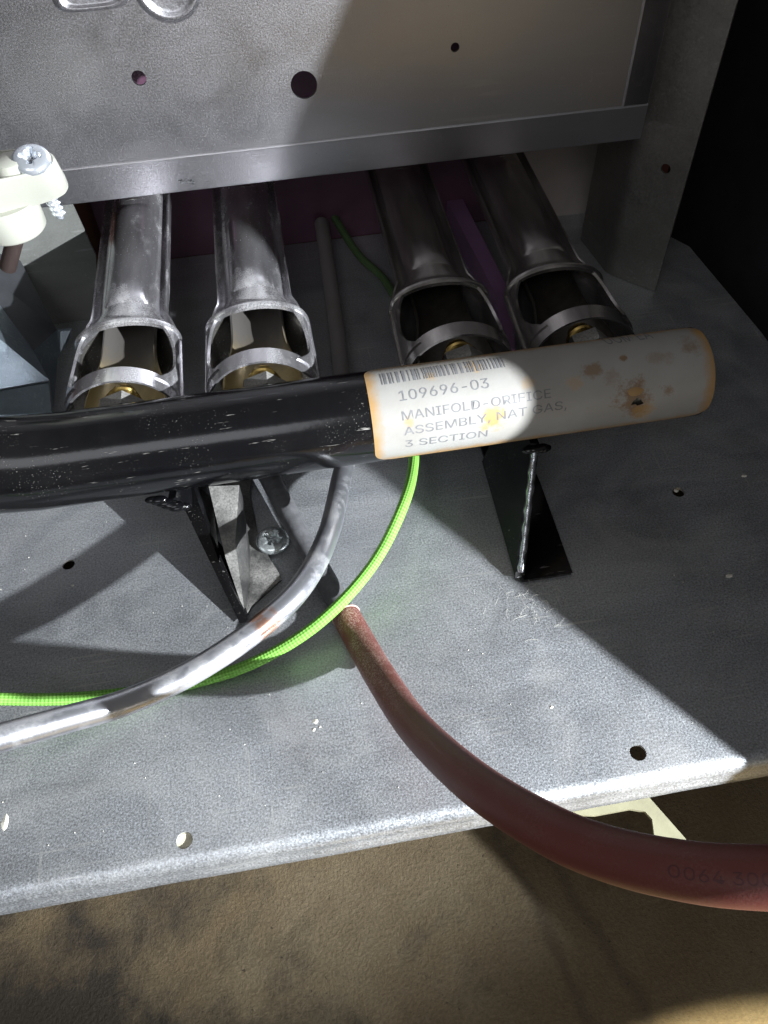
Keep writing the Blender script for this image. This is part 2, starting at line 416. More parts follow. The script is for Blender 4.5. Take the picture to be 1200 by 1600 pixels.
# ------------------------------------------------------------------ panel with flange
YP = 25.8
panel = tag(empty('burner_cover', (0, YP, 6.5)), 'large galvanized panel with punched holes above the burners', 'cover')
def hy(px, py, r, n=24, y=YP): c = aty(px, py, y); return ring_pts((c.x, y, c.z), r, n, 'y')
bm = bmesh.new()
zc = aty(540, 214, YP).z; xr = aty(970, 172, YP).x
plate(bm, [V((-22, YP, zc)), V((xr, YP, zc)), V((xr, YP, 20)), V((-22, YP, 20))],
      [hy(217, 122, .22), hy(475, 133, .42, 32), hy(711, 74, .14)], (0, -1, 0), .09)
mesh_obj('panel_sheet', bm, M['panel'], panel, angle=30, shift=place(panel))
bm = bmesh.new()
prof = [(YP, zc), (YP-.035, zc-.03), (YP-.05, zc-.06), (YP-.03, zc-.12), (YP-.02, 6.52), (YP+.0, 6.47), (YP+.04, 6.45), (YP+.4, 6.45), (YP+.4, 6.52), (YP+.07, 6.53), (YP+.07, zc-.15), (YP+.09, zc)]
xs = [-22+(xr+.95+22)*k/60 for k in range(61)]
loft(bm, [[V((x, y, z)) for y, z in prof] for x in xs])
mesh_obj('bottom_flange', bm, M['panel'], panel, angle=40, shift=place(panel))
bm = bmesh.new()
prof = [(xr, YP), (xr+.03, YP-.03), (xr+.07, YP-.045), (xr+.13, YP-.02), (xr+.90, YP-.02), (xr+.96, YP+.03), (xr+.98, YP+.2), (xr+.9, YP+.2), (xr+.88, YP+.07), (xr, YP+.09)]
loft(bm, [[V((x, y, z)) for x, y in prof] for z in (zc-.0, 9, 12, 20)])
mesh_obj('side_flange', bm, M['panel'], panel, angle=40, shift=place(panel))
for (px, py, rx, rz) in ((260, -25, .88, .88), (137, -20, .95, .52)):
    c = aty(px, py, YP); bm = bmesh.new()
    secs = []
    for (k, yy) in ((1.12, .0), (1.05, -.03), (1.0, -.10), (.93, -.125), (.86, -.11), (.80, -.03), (.70, -.012)):
        pts = []
        for j in range(40):
            a = 2*PI*j/40; e = .45 if rx != rz else 1
            pts.append(V((c.x+rx*k*math.copysign(abs(math.cos(a))**e, math.cos(a)), YP+yy-.002, c.z+rz*k*math.copysign(abs(math.sin(a))**e, math.sin(a)))))
        secs.append(pts)
    loft(bm, secs, True, True)
    mesh_obj('embossing', bm, M['panel'], panel, angle=60, shift=place(panel))
# black soot smear on the flange
bm = bmesh.new()
for k in range(16):
    c = aty(282+k*1.4+random.uniform(-2, 2), 284+random.uniform(-3, 4), YP-.04)
    boxb(bm, c, (random.uniform(.05, .16), .02, random.uniform(.02, .05)), Matrix.Rotation(random.uniform(-.8, .8), 3, 'Y'))
tag(mesh_obj('soot_speck', bm, M['cable']), 'black soot specks on the lower flange of the panel', 'soot', kind='stuff')

# ------------------------------------------------------------------ post
post = tag(empty('frame_post', (13.5, 27, 0)), 'galvanized angle post standing right of the burners with one small hole', 'post')
A = V((13.23, 29.77)); B = V((13.49, 27.0)); D = V((15.0, 25.35))
t1 = (A-B).normalized(); t2 = (D-B).normalized(); rr = .35
arc = []
for k in range(9):
    t = k/8; p0 = B+t1*rr; p1 = B+t2*rr
    arc.append((1-t)**2*p0 + 2*t*(1-t)*B + t*t*p1)
bm = bmesh.new()
outer = [A]+arc+[B+t2*.4]
n2 = V((-t2.y, t2.x)) if V((-t2.y, t2.x)).y > 0 else V((t2.y, -t2.x))
innr = []
for i, p in enumerate(outer):
    a = outer[max(0, i-1)]; b = outer[min(len(outer)-1, i+1)]; t = (b-a).normalized(); nn = V((-t.y, t.x))
    innr.append(p+nn*.1)
sec2 = outer+innr[::-1]
loft(bm, [[V((p.x, p.y, z)) for p in sec2] for z in (.02, 6, 12, 21)])
mesh_obj('side_face', bm, M['post'], post, angle=30, shift=place(post))
bm = bmesh.new()
q0 = B+t2*.4
nf = V((t2.y, -t2.x, 0));  nf = nf if nf.y < 0 else -nf
def onpost(px, py):
    d = ray(px, py); t = (V((q0.x, q0.y, 0))-CAM).dot(nf)/d.dot(nf); return CAM+d*t
hc = onpost(1040, 264); T2 = V((t2.x, t2.y, 0))
hole = [hc+T2*.19*math.cos(a)+V((0, 0, 1))*.19*math.sin(a) for a in [2*PI*k/18 for k in range(18)]]
plate(bm, [V((q0.x, q0.y, .02)), V((D.x, D.y, .02)), V((D.x, D.y, 21)), V((q0.x, q0.y, 21))], [hole], nf, .1)
mesh_obj('front_face', bm, M['post'], post, angle=30, shift=place(post))

# ------------------------------------------------------------------ plates behind the burners
bm = bmesh.new(); boxb(bm, (1.0, 32.4, 4.0), (18.0, .3, 8.0))  # added sheet, its plum colour holds a purple reflection
tag(mesh_obj('plum_reflection', bm, M['plum'], shift=(3.3, 32.4, 0)), 'dark plum sheet painted as the purple reflection behind the middle burners', 'plate')
bm = bmesh.new(); boxb(bm, (12.2, 32.0, 4.0), (4.2, .3, 8.0))
tag(mesh_obj('taupe_plate', bm, M['wall'], shift=(12.2, 32, 0)), 'plain taupe plate seen between the rightmost burner and the post', 'plate')
bm = bmesh.new()
plate(bm, [aty(x, y, 28.4) for x, y in ((-60, 240), (100, 240), (112, 318), (150, 400), (152, 520), (-60, 520))], [], (0, -1, 0), .12)
tag(mesh_obj('grey_plate', bm, M['shield'], shift=(-9, 28.4, 0)), 'plain grey metal plate at the far left behind the leftmost burner', 'plate')
bm = bmesh.new()
top = [atz(x, y, 1.2) for x, y in ((668, 256), (694, 254), (800, 462), (805, 545), (790, 545), (776, 462))]  # purple reflection built as a coloured strip
loft(bm, [top, [V((p.x, p.y, .02)) for p in top]])
tag(mesh_obj('purple_reflection', bm, M['purple'], shift=(6.5, 24, 0)), 'flat purple strip painted as a reflection between the two right burners', 'painted_reflection')
# ------------------------------------------------------------------ burners
ZB = 3.85; YF = 17.75
def sm(t): t = max(0, min(1, t)); return t*t*(3-2*t)
def wid(u):      # half width of the burner at distance u behind its mouth
    if u < .5: return 1.70+.06*u
    if u < 3.3: return 1.73-.05*sm((u-.5)/2.8)
    return 1.68-.66*sm((u-3.3)/1.55)
UT = 3.5         # where the throat opening ends
def hup(u):      # height of the upper half
    if u < .6: return 1.42
    return 1.42-.44*sm((u-.5)/2.6)-.20*sm((u-UT)/.6)
def hlo(u): return 1.6-.7*sm((u-2.0)/3.0)
def shell(bm, us, hf, a0, a1, sign, n=28, th=.07, wf=wid, ex=1.0, front=None):
    secs = []
    for u in us:
        o, i = [], []
        for k in range(n+1):
            a = a0+(a1-a0)*k/n
            ca, sa = math.cos(a), math.sin(a)
            sa_ = abs(sa)**ex
            uu = u + (front(k/n) if front else 0)
            o.append(V((wf(u)*ca, uu, sign*hf(u)*sa_))); i.append(V(((wf(u)-th)*ca, uu, sign*(hf(u)-th)*sa_)))
        secs.append(o+i[::-1])
    loft(bm, secs)
def flange(bm, us, side, wf=wid, w_=.17, th=.10):
    secs = []
    for u in us:
        k = sm((u-3.6)/.9); x0 = wf(u)-.05; x1 = wf(u)+w_*k+.03; zz = .26*k
        secs.append([V((side*x0, u, .07)), V((side*(x1-.04), u, .09+zz*.5)), V((side*(x1-.03), u, .05+zz)), V((side*(x1+.02), u, .07+zz)), V((side*(x1+.05), u, .03+zz)), V((side*(x1+.04), u, -.10)), V((side*x0, u, -.08))])
    loft(bm, secs)
def make_burner(name, mat, clean, pocket):
    root = empty(name, (0, 0, 0))
    def add(n, bm, m, par=root, angle=50):
        return mesh_obj(n, bm, m, par, angle=angle)
    bm = bmesh.new()
    us = [UT+.1*k for k in range(22)]+[5.8+.8*k for k in range(11)]
    shell(bm, us, hup, 0, PI, 1, front=lambda t: 0, ex=.85)
    # raised stamped rim round the throat opening
    secs = []
    for k in range(29):
        a = PI*k/28; u = UT; x, z = wid(u)*math.cos(a), hup(u)*abs(math.sin(a))**.85
        c = V((x, u-.02, z)); nrm = V((math.cos(a), 0, math.sin(a)))
        secs.append([c+nrm*.07+V((0, .10, 0)), c+nrm*.10-V((0, .02, 0)), c+nrm*.03-V((0, .12, 0)), c-nrm*.11-V((0, .10, 0)), c-nrm*.15+V((0, .0, 0)), c-nrm*.10+V((0, .10, 0))])
    loft(bm, secs)
    add('upper_shell', bm, mat)
    # centre stamped ridge along the tube
    bm = bmesh.new(); secs = []
    for u in [4.75, 4.85, 5.0, 5.4]+[5.8+.6*k for k in range(9)]+[11.0, 11.15]:
        e = 0 if u in (4.75, 11.15) else (.6 if u in (4.85, 11.0) else 1)
        pts = []
        for k in range(15):
            a = PI*(.22+.56*k/14); x = wid(u)*math.cos(a); z = hup(u)*math.sin(a)**.85
            edge = min(1, min(k, 14-k)/2)
            pts.append(V((x, u, z-.02+.085*edge*e)))
        base = [V((wid(u)*.55*(-1+2*k/14), u, .3)) for k in range(15)]
        secs.append(pts+base)
    loft(bm, secs)
    add('stamped_ridge', bm, mat, angle=30)
    bm = bmesh.new()
    us2 = [0+.15*k for k in range(36)]+[5.5+.8*k for k in range(11)]
    shell(bm, us2, hlo, 0, PI, -1)
    add('lower_shell', bm, pocket)
    bm = bmesh.new()
    shell(bm, [0, .08, .25, .45, .62], hup, 0, PI, 1, front=lambda t: .16*math.sin(PI*t)-.05)
    add('mouth_ring', bm, mat)
    for sd in (-1, 1):      # side walls left standing beside the lens-shaped air opening
        bm = bmesh.new(); secs = []
        for k in range(25):
            u = .45+(UT-.4)*k/24; q = abs(2*k/24-1)**2.2; pm = .30+.50*q
            o_, i_ = [], []
            for j in range(9):
                a = pm*j/8
                o_.append(V((sd*wid(u)*math.cos(a), u, hup(u)*math.sin(a)**.85 if a > 0 else 0))); i_.append(V((sd*(wid(u)-.09)*math.cos(a), u, (hup(u)-.09)*math.sin(a)**.85 if a > 0 else 0)))
            secs.append(o_+i_[::-1])
        loft(bm, secs); add('side_wall', bm, mat)
    for s in (-1, 1):
        bm = bmesh.new(); flange(bm, [.1*k for k in range(48)]+[5.0+.8*k for k in range(12)], s)
        add('seam_flange', bm, mat)
    # the bell inside the mouth
    bm = bmesh.new(); secs = []
    for k in range(20):
        u = .7+.27*k; ww = .82+.36*(1-sm((u-.7)/2.4)); hh = .62+.3*(1-sm((u-.7)/2.4))
        pts = [V((ww*math.cos(a), u, -hh*math.sin(a)*.9+.1)) for a in [PI*j/20 for j in range(21)]]
        inn_ = [V(((ww+.07)*math.cos(a), u, -.07-hh*math.sin(a)*.9+.1)) for a in [PI*j/20 for j in range(20, -1, -1)]]
        secs.append(pts+inn_)
    loft(bm, secs)
    add('venturi', bm, M['inner'] if clean is not mat else M['inner_dark'])
    # closed end far inside the tube
    bm = bmesh.new(); 
    loft(bm, [[V((.85*math.cos(a), y, .05+.75*math.sin(a))) for a in [2*PI*k/20 for k in range(20)]] for y in (11.4, 11.5)])
    add('end_cap', bm, clean)
    return root
def copy_tree(o, parent=None):
    c = o.copy(); C.objects.link(c); c.parent = parent
    for ch in list(o.children): copy_tree(ch, c)
    return c
BX = [-5.62, -1.38, 4.75, 8.72]
blab = ['leftmost burner tube, dusty with a bright streak, beside the grey bracket', 'dusty burner tube second from left, with pale powder on its top and mouth',
        'dark burner tube behind the barcode end of the label', 'rightmost dark burner tube next to the galvanized post']
b0 = make_burner('burner', M['burner'], M['burner_clean'], M['pocket'])
bs = [b0, copy_tree(b0)]
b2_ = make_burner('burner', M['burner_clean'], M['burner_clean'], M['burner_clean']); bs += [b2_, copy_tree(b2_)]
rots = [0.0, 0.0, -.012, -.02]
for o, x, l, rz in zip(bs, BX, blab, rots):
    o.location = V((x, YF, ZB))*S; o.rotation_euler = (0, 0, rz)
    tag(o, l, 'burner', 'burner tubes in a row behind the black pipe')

# ------------------------------------------------------------------ manifold
YM, ZM, RM = 16.25, 4.0, 1.34
man = tag(empty('gas_manifold', (0, YM, ZM)), 'glossy black gas manifold pipe carrying a rust stained paper label', 'gas pipe')
XE = 11.56
path = [V((x, YM, ZM)) for x in [XE-.0, XE-.5, 11, 9, 7, 5, 3, 1, -1, -3, -5, -7.0, -8, -9, -10, -12, -14, -17]]
path = [V((p.x, p.y, p.z+.16*max(0, min(1, (-7-p.x)/2))**2)) for p in path]
bm = bmesh.new()
def rpipe(t): return RM
tube(bm, path, lambda t: RM*(1+.04*sm((t-.62)*8)), 64, cap=True)
mesh_obj('pipe', bm, M['black'], man, angle=60, shift=place(man))
bm = bmesh.new()
loft(bm, [ring_pts((XE+dx, YM, ZM), r, 48, 'x') for dx, r in ((-.02, RM-.004), (.04, RM-.02), (.10, RM-.10), (.14, RM-.3), (.15, .3))])
mesh_obj('end_cap', bm, M['black'], man, angle=60, shift=place(man))

def pipe_hit(px, py, R=RM):
    d = ray(px, py); oy, oz = CAM.y-YM, CAM.z-ZM
    a = d.y**2+d.z**2; b = 2*(oy*d.y+oz*d.z); c = oy*oy+oz*oz-R*R
    disc = max(0, b*b-4*a*c); t = (-b-math.sqrt(disc))/2/a; p = CAM+d*t
    return p.x, math.atan2(p.y-YM, p.z-ZM)       # x along the pipe, angle from the top (negative towards the viewer)
def on_pipe(x, th, R): return V((x, YM+R*math.sin(th), ZM+R*math.cos(th)))
# label: bounds found on the pipe
xl0, _a = pipe_hit(580, 650); xl1, _b = pipe_hit(1117, 600)
_, tb = pipe_hit(700, 704); th0 = tb; th1 = .62
LW, LH = xl1-xl0, (th1-th0)*RM
def lab(s, t, R):    # s, t in cm from the lower left corner of the label
    return on_pipe(xl0+s, th0+t/RM, R)
bm = bmesh.new(); uvl = bm.loops.layers.uv.verify()
rc = .55
nx_, ny_ = 150, 40
def inside_map(i, j):
    s, t = i/nx_, j/ny_*LH
    e = 0
    if t < rc: e = rc-math.sqrt(max(0, rc*rc-(rc-t)**2))
    if LH-t < rc: e = rc-math.sqrt(max(0, rc*rc-(rc-(LH-t))**2))
    return e+s*(LW-2*e), t
grid = [[None]*(ny_+1) for _ in range(nx_+1)]; gl = [[None]*(ny_+1) for _ in range(nx_+1)]
for i in range(nx_+1):
    for j in range(ny_+1):
        s, t = inside_map(i, j)
        lift = .0015*math.sin(s*2.3+t)*math.sin(t*3)
        grid[i][j] = bm.verts.new(lab(s, t, RM+lift+.012)); gl[i][j] = (s, t)
for i in range(nx_):
    for j in range(ny_):
        f = bm.faces.new((grid[i][j], grid[i+1][j], grid[i+1][j+1], grid[i][j+1]))
        for lp, (a, b) in zip(f.loops, ((i, j), (i+1, j), (i+1, j+1), (i, j+1))):
            s, t = gl[a][b]; lp[uvl].uv = (s/10, t/10)
# edge skirt so that the paper has thickness
bd = [e for e in bm.edges if e.is_boundary]
r = bmesh.ops.extrude_edge_only(bm, edges=bd)
for v in [g for g in r['geom'] if isinstance(g, bmesh.types.BMVert)]:
    dv = V((0, v.co.y-YM, v.co.z-ZM)).normalized(); v.co = V((v.co.x, YM, ZM))+dv*(RM-.01)
def px_uv(px, py):
    x, th = pipe_hit(px, py); return (x-xl0)/10, (th-th0)*RM/10
def label_mat():
    t = NT('label_paper')
    uv = t.coord('UV'); sp = t.n('ShaderNodeSeparateXYZ'); t.link(uv, sp.inputs[0])
    u, v = sp.outputs[0], sp.outputs[1]
    warp = t.noise(.5, 4, .65); fine = t.noise(.07, 3, .75)
    dx = t.math('MINIMUM', u, t.math('SUBTRACT', LW/10, u)); dy = t.math('MINIMUM', v, t.math('SUBTRACT', LH/10, v))
    dd = t.math('SUBTRACT', t.math('MINIMUM', dx, dy), t.math('MULTIPLY', t.math('SUBTRACT', warp, .35), .035))
    edge = t.ramp(t.math('MULTIPLY', dd, 20), [(0, 1), (.25, .55), (.6, 0)])
    col = t.mix(t.ramp(t.noise(2, 5), [(.3, 0), (.7, 1)]), (.35, .345, .325), (.30, .285, .26))
    col = t.mix(t.math('MULTIPLY', edge, .85), col, (.36, .20, .055))
    def blob(px, py, rad, colr, amt, sq=1.0):
        nonlocal col
        a, b = px_uv(px, py)
        du = t.math('SUBTRACT', u, a); dv = t.math('MULTIPLY', t.math('SUBTRACT', v, b), sq)
        d = t.math('SQRT', t.math('ADD', t.math('MULTIPLY', du, du), t.math('MULTIPLY', dv, dv)))
        d = t.math('ADD', d, t.math('MULTIPLY', t.math('SUBTRACT', warp, .5), .11*rad*3))
        d = t.math('ADD', d, t.math('MULTIPLY', t.math('SUBTRACT', fine, .5), .12*rad))
        f_ = t.ramp(t.math('DIVIDE', d, rad/10), [(.35, amt), (1, 0)])
        col = t.mix(f_, col, colr)
    br = (.20, .105, .035); og = (.46, .26, .06)
    for b in ((925, 578, .42, br, .65, 1.6), (995, 622, .62, br, .8), (1045, 612, .22, br, .6), (1075, 540, .35, br, .55), (1090, 520, .3, og, .4),
              (955, 590, .3, br, .35), (900, 600, .25, og, .3), (770, 655, .30, og, .75, .8), (757, 668, .22, og, .6), (1010, 640, .4, og, .5), (1030, 560, .45, br, .35, 2),
              (740, 572, .28, og, .55, .8), (672, 588, .2, og, .6), (640, 660, .15, og, .5), (825, 600, .2, og, .3), (700, 705, .4, og, .5, 2), (975, 560, .12, br, .8)):
        blob(*b)
    col = t.mix(t.ramp(fine, [(.62, 0), (.72, .3)]), col, (.3, .25, .18))
    a, b = px_uv(996, 629)
    t.set(Base_Color=col, Roughness=.42)
    t.bump(t.math('ADD', warp, t.math('MULTIPLY', fine, .3)), .02, .4); return t.m
M['label'] = label_mat()
label = mesh_obj('label', bm, M['label'], man, angle=80, shift=place(man))
label['label'] = 'off white paper label stained brown, with a barcode'
# torn hole in the label
bm = bmesh.new(); x_, th_ = pipe_hit(996, 627)
n = 12; ctr = bm.verts.new(on_pipe(x_, th_, RM+.018)); rg = []
for k in range(n):
    a = 2*PI*k/n; q = .17*(1+.4*random.uniform(-1, 1)); rg.append(bm.verts.new(on_pipe(x_+q*1.0*math.cos(a), th_+q*.8*math.sin(a)/RM, RM+.018)))
for k in range(n): bm.faces.new((ctr, rg[k], rg[(k+1) % n]))
mesh_obj('torn_hole', bm, M['black'], label, shift=place(label))
bm = bmesh.new(); n = 14; x_, th_ = pipe_hit(992, 612)
ro = [bm.verts.new(on_pipe(x_+.24*math.cos(2*PI*k/n)*(1+.2*random.uniform(-1, 1)), th_+.13*math.sin(2*PI*k/n)/RM, RM+.018)) for k in range(n)]
ri = bm.verts.new(on_pipe(x_, th_, RM+.07))
for k in range(n): bm.faces.new((ri, ro[k], ro[(k+1) % n]))
mesh_obj('paper_flap', bm, M['label'], label, shift=place(label))

# lettering wrapped on the pipe
try:
    import os
    LABEL_FONT = bpy.data.fonts.load(os.path.join(bpy.utils.system_resource('DATAFILES'), 'fonts', 'Inter.woff2'))
except Exception:
    LABEL_FONT = None
def text_mesh(body):
    cu = bpy.data.curves.new('t', 'FONT'); cu.body = body; cu.size = 1; cu.resolution_u = 6; 
    try: cu.font = LABEL_FONT
    except Exception: pass
    o = bpy.data.objects.new('t', cu); C.objects.link(o); bpy.context.view_layer.update()
    me = bpy.data.meshes.new_from_object(o.evaluated_get(bpy.context.evaluated_depsgraph_get()))
    vs_ = [v.co.copy() for v in me.vertices]; fs = [tuple(p.vertices) for p in me.polygons]
    bpy.data.objects.remove(o); bpy.data.curves.remove(cu); bpy.data.meshes.remove(me)
    return vs_, fs
def put_text(body, p0, p1, hpx, name='lettering'):
    """baseline from pixel p0 to p1 on the pipe; hpx = a point at cap height above p0"""
    vs_, fs = text_mesh(body)
    x0 = min(v.x for v in vs_); x1 = max(v.x for v in vs_); H = .70
    xa, ta = pipe_hit(*p0); xb, tb_ = pipe_hit(*p1); _, tc = pipe_hit(*hpx)
    hh = tc-ta
    bm = bmesh.new(); vv = []
    for v in vs_:
        s = (v.x-x0)/(x1-x0); vv.append(bm.verts.new((xa+(xb-xa)*s, ta+(tb_-ta)*s+hh*v.y/H, 0)))
    for f in fs:
        try: bm.faces.new([vv[i] for i in f])
        except ValueError: pass
    bmesh.ops.triangulate(bm, faces=bm.faces); bmesh.ops.remove_doubles(bm, verts=bm.verts, dist=1e-6)
    ys = [v.co.y for v in bm.verts]; yy = min(ys)+.0313
    while yy < max(ys):
        bmesh.ops.bisect_plane(bm, geom=bm.verts[:]+bm.edges[:]+bm.faces[:], plane_co=(0, yy, 0), plane_no=(0, 1, 0)); yy += .05
    bmesh.ops.triangulate(bm, faces=bm.faces)
    for v in bm.verts: v.co = on_pipe(v.co.x, v.co.y, RM+.019)
    return mesh_obj(name, bm, M['ink'], label, smooth=False, shift=place(label))
put_text('109696-03', (625, 627), (765, 606), (624, 606))
put_text('MANIFOLD-ORIFICE', (629, 657), (861, 621), (627, 638))
put_text('ASSEMBLY, NAT GAS,', (632, 680), (885, 638), (630, 663))
put_text('3 SECTION', (633, 698), (761, 681), (632, 684))
put_text('UOM EA', (949, 539), (1022, 529), (948, 527))
bm = bmesh.new()
xa, ta = pipe_hit(597, 602); xb, tb2 = pipe_hit(790, 574); _, tt = pipe_hit(597, 582)
x = xa; 
while x < xb:
    w_ = random.choice((.03, .03, .055, .08)); s = (x-xa)/(xb-xa)
    t0_ = ta+(tb2-ta)*s; t1_ = min(.60, t0_+.36)
    pts = [[bm.verts.new(on_pipe(xx, t0_+(t1_-t0_)*k/6, RM+.019)) for k in range(7)] for xx in (x, x+w_)]
    for k in range(6): bm.faces.new((pts[0][k], pts[1][k], pts[1][k+1], pts[0][k+1]))
    x += w_+random.choice((.035, .045, .07, .09))
mesh_obj('barcode', bm, M['ink'], label, smooth=False, shift=place(label))

# orifice spuds
sp0 = None
for x in BX:
    if sp0 is None:
        bm = bmesh.new()
        hexp = [(1.15, .68, 6), (1.24, .74, 6), (1.62, .74, 6), (1.70, .66, 6)]
        loft(bm, [ring_pts((0, y, 0), r_, 6, 'y', ph=.3) for y, r_, _n in hexp])
        sp0 = mesh_obj('orifice_holder', bm, M['dustblack'], man, angle=25)
        bm = bmesh.new()
        loft(bm, [ring_pts((0, y, 0), r_, 28, 'y') for y, r_ in ((1.68, .56), (1.85, .58), (1.87, .50), (2.05, .50), (2.12, .42), (2.35, .36), (2.4, .12), (2.2, .08))])
        tip = mesh_obj('orifice', bm, M['brass'], sp0, angle=35)
        o = sp0
    else:
        o = copy_tree(sp0, man)
    o.location = V((x+.05, 0, .15))*S

# welded brackets: blade + base plate
def bracket(blade, base, thick, toe, mat1, mat2):
    root_bm = bmesh.new()
    # blade is a quad in space (4 points), thickened sideways
    nrm = (V(blade[1])-V(blade[0])).cross(V(blade[2])-V(blade[0])).normalized()
    a = [V(p)+nrm*thick/2 for p in blade]; b = [V(p)-nrm*thick/2 for p in blade]
    loft(root_bm, [a, b]); bevel(root_bm, .03, 2)
    bl = mesh_obj('bracket_blade', root_bm, mat1, man, shift=place(man))
    bm = bmesh.new(); plate(bm, [V(p) for p in base], [], (0, 0, 1), .13); bevel(bm, .03, 2, 60)
    pl_ = mesh_obj('base_plate', bm, mat2, bl, shift=place(bl))
    return bl
f2 = atz(812, 903, .14)
bl2_front = [f2+V((0, -.02, .05)), V((6.55, 15.28, 2.85))]
bl2 = bracket([f2, V((f2.x+.15, 17.2, .14)), V((6.45, 17.2, 3.0)), V((6.55, 15.3, 2.85))],
        [atz(814, 907, .14), atz(893, 894, .14), atz(845, 755, .14), V((7.1, 18.2, .14)), V((5.7, 18.2, .14))], .30, 0, M['black'], M['black'])
f1 = atz(381, 972, .14)
t1_ = atz(296, 797, 1.75)
bl1 = bracket([f1, V((f1.x-.35, 17.6, .14)), V((-4.1, 17.4, 3.0)), V((-4.45, 15.3, 2.75)), t1_],
        [atz(386, 958, .14), atz(392, 946, .14), atz(439, 904, .14), atz(405, 842, .14), atz(388, 770, .14), V((-2.3, 18.4, .14)), V((-3.5, 18.4, .14))], .26, 0, M['black'], M['dustblack'])
# folded face of the left bracket beside the blade
bm = bmesh.new()
Pf = [atz(383, 962, .16), atz(352, 870, 1.0), atz(326, 760, 2.2), atz(374, 758, 2.1), atz(386, 845, .75), atz(390, 905, .2)]
c = bm.verts.new(sum(Pf, V())/6+V((0, 0, .12))); rg = [bm.verts.new(p) for p in Pf]
for k in range(6): bm.faces.new((c, rg[k], rg[(k+1) % 6]))
low = [bm.verts.new(V((p.x, p.y, max(.145, p.z-.6)))) for p in Pf]
for k in range(6): bm.faces.new((rg[k], rg[(k+1) % 6], low[(k+1) % 6], low[k]))
bm.faces.new(low[::-1])
bevel(bm, .04, 2, 40)
mesh_obj('bracket_fold', bm, M['dustblack'], bl1, shift=place(bl1))
# added strip: painted highlight along the front edge of the right blade
bm = bmesh.new(); e0_ = bl2_front[0]; e1_ = bl2_front[1]
N_ = 26
tube(bm, [e0_.lerp(e1_, .04+.92*k/N_)+V((random.uniform(-.012, .012), random.uniform(-.012, .012), 0)) for k in range(N_+1)], lambda q: .105+.02*math.sin(q*40), 12)
mesh_obj('glint_strip', bm, M['glint'], bl2, shift=place(bl2))
# weld beads
for (p, q, m_, par) in (((-5.0, 15.35, 2.78), (-4.2, 15.05, 2.55), M['black'], man), ((6.35, 15.15, 2.75), (6.9, 15.15, 2.8), M['black'], man)):
    bm = bmesh.new()
    for k in range(16):
        c = V(p).lerp(V(q), random.random())
        bmesh.ops.create_icosphere(bm, subdivisions=3, radius=.09+.07*random.random(), matrix=Matrix.Translation(c+V((random.uniform(-.05, .05), random.uniform(-.03, .03), random.uniform(-.03, .03)))) @ Matrix.Diagonal((1.8, 1, .7, 1)))
    mesh_obj('weld_bead', bm, m_, par, shift=place(par))

# ------------------------------------------------------------------ screws
def phillips(name, c, nrm, rad, mat, spin=0, dome=.45, thread=0):
    root = empty(name, c)
    z = V(nrm).normalized(); q = z.to_track_quat('Z', 'Y').to_matrix()
    bm = bmesh.new(); secs = []; N = 48
    prof_ = [(1.0, 0), (1.02, .10), (1.0, .2), (.93, .30), (.8, .38), (.6, .43), (.42, .45), (.26, .46), (.12, .46)]
    for (rr_, zz) in prof_:
        ringp = []
        for k in range(N):
            a = 2*PI*k/N
            # cross-shaped recess: four deep arms
            arm = max(0, math.cos(2*(a+spin))**2-.62)/.38
            h = zz*dome/.45
            if rr_ < .55: h -= .5*arm*min(1, (.55-rr_)/.12)
            if rr_ < .3: h -= .25*(1-arm)
            ringp.append(V((rr_*rad*math.cos(a), rr_*rad*math.sin(a), h*rad)))
        secs.append(ringp)
    loft(bm, secs)
    for v in bm.verts: v.co = q @ v.co + V(c)
    mesh_obj('screw_head', bm, mat, root, angle=50, shift=place(root))
    if thread:
        bm = bmesh.new(); secs = []; T = int(thread/.03)
        for i in range(T):
            u = i*.03; ring_ = []
            for k in range(20):
                a = 2*PI*k/20; ph = (u/.16+k/20) % 1; rr_ = .13+.07*(1-abs(2*ph-1))
                rr_ *= min(1, (thread-u)/.3+.15)
                ring_.append(q @ V((rr_*math.cos(a), rr_*math.sin(a), -u))+V(c))
            secs.append(ring_)
        loft(bm, secs); mesh_obj('screw_thread', bm, mat, root, angle=80, shift=place(root))
    return root
c = atz(426, 846, .14)
tag(phillips('screw', (c.x, c.y, .145), (0.05, 0, 1), .53, M['screwdust'], .5), 'dusty cross head screw on the left bracket foot under the pipe', 'screw')

# ------------------------------------------------------------------ white plastic connector, its screw and the pin below
con = tag(empty('connector', tuple(aty(40, 300, 21.5))), 'white plastic connector held by a screw at the upper left', 'connector')
ZT = aty(50, 255, 21.8).z
bm = bmesh.new()
topP = [(-90, 250), (-20, 238), (20, 233), (62, 233), (80, 238), (88, 249), (84, 262), (60, 271), (0, 283), (-90, 302)]
botP = [(-90, 280), (-20, 270), (20, 265), (82, 262), (99, 268), (108, 291), (102, 303), (84, 313), (0, 338), (-90, 362)]
ZB_ = ZT-1.15
def shr(pts, k):
    cx = sum(p[0] for p in pts)/len(pts); cy = sum(p[1] for p in pts)/len(pts)
    return [(cx+(p[0]-cx)*k, cy+(p[1]-cy)*k) for p in pts]
def curve2(pts, n=5):
    out = []; L = len(pts)
    for i in range(L):
        p0, p1, p2 = V(pts[i-1]), V(pts[i]), V(pts[(i+1) % L])
        a = p1.lerp(p0, .35); b = p1.lerp(p2, .35)
        for k in range(n+1):
            t = k/n; out.append((1-t)**2*a+2*t*(1-t)*p1+t*t*b)
    return out
tp, bp = curve2(topP), curve2(botP)
T3 = [atz(p[0], p[1], ZT) for p in tp]; B3 = [atz(p[0], p[1], ZB_) for p in bp]
cT = sum(T3, V())/len(T3)
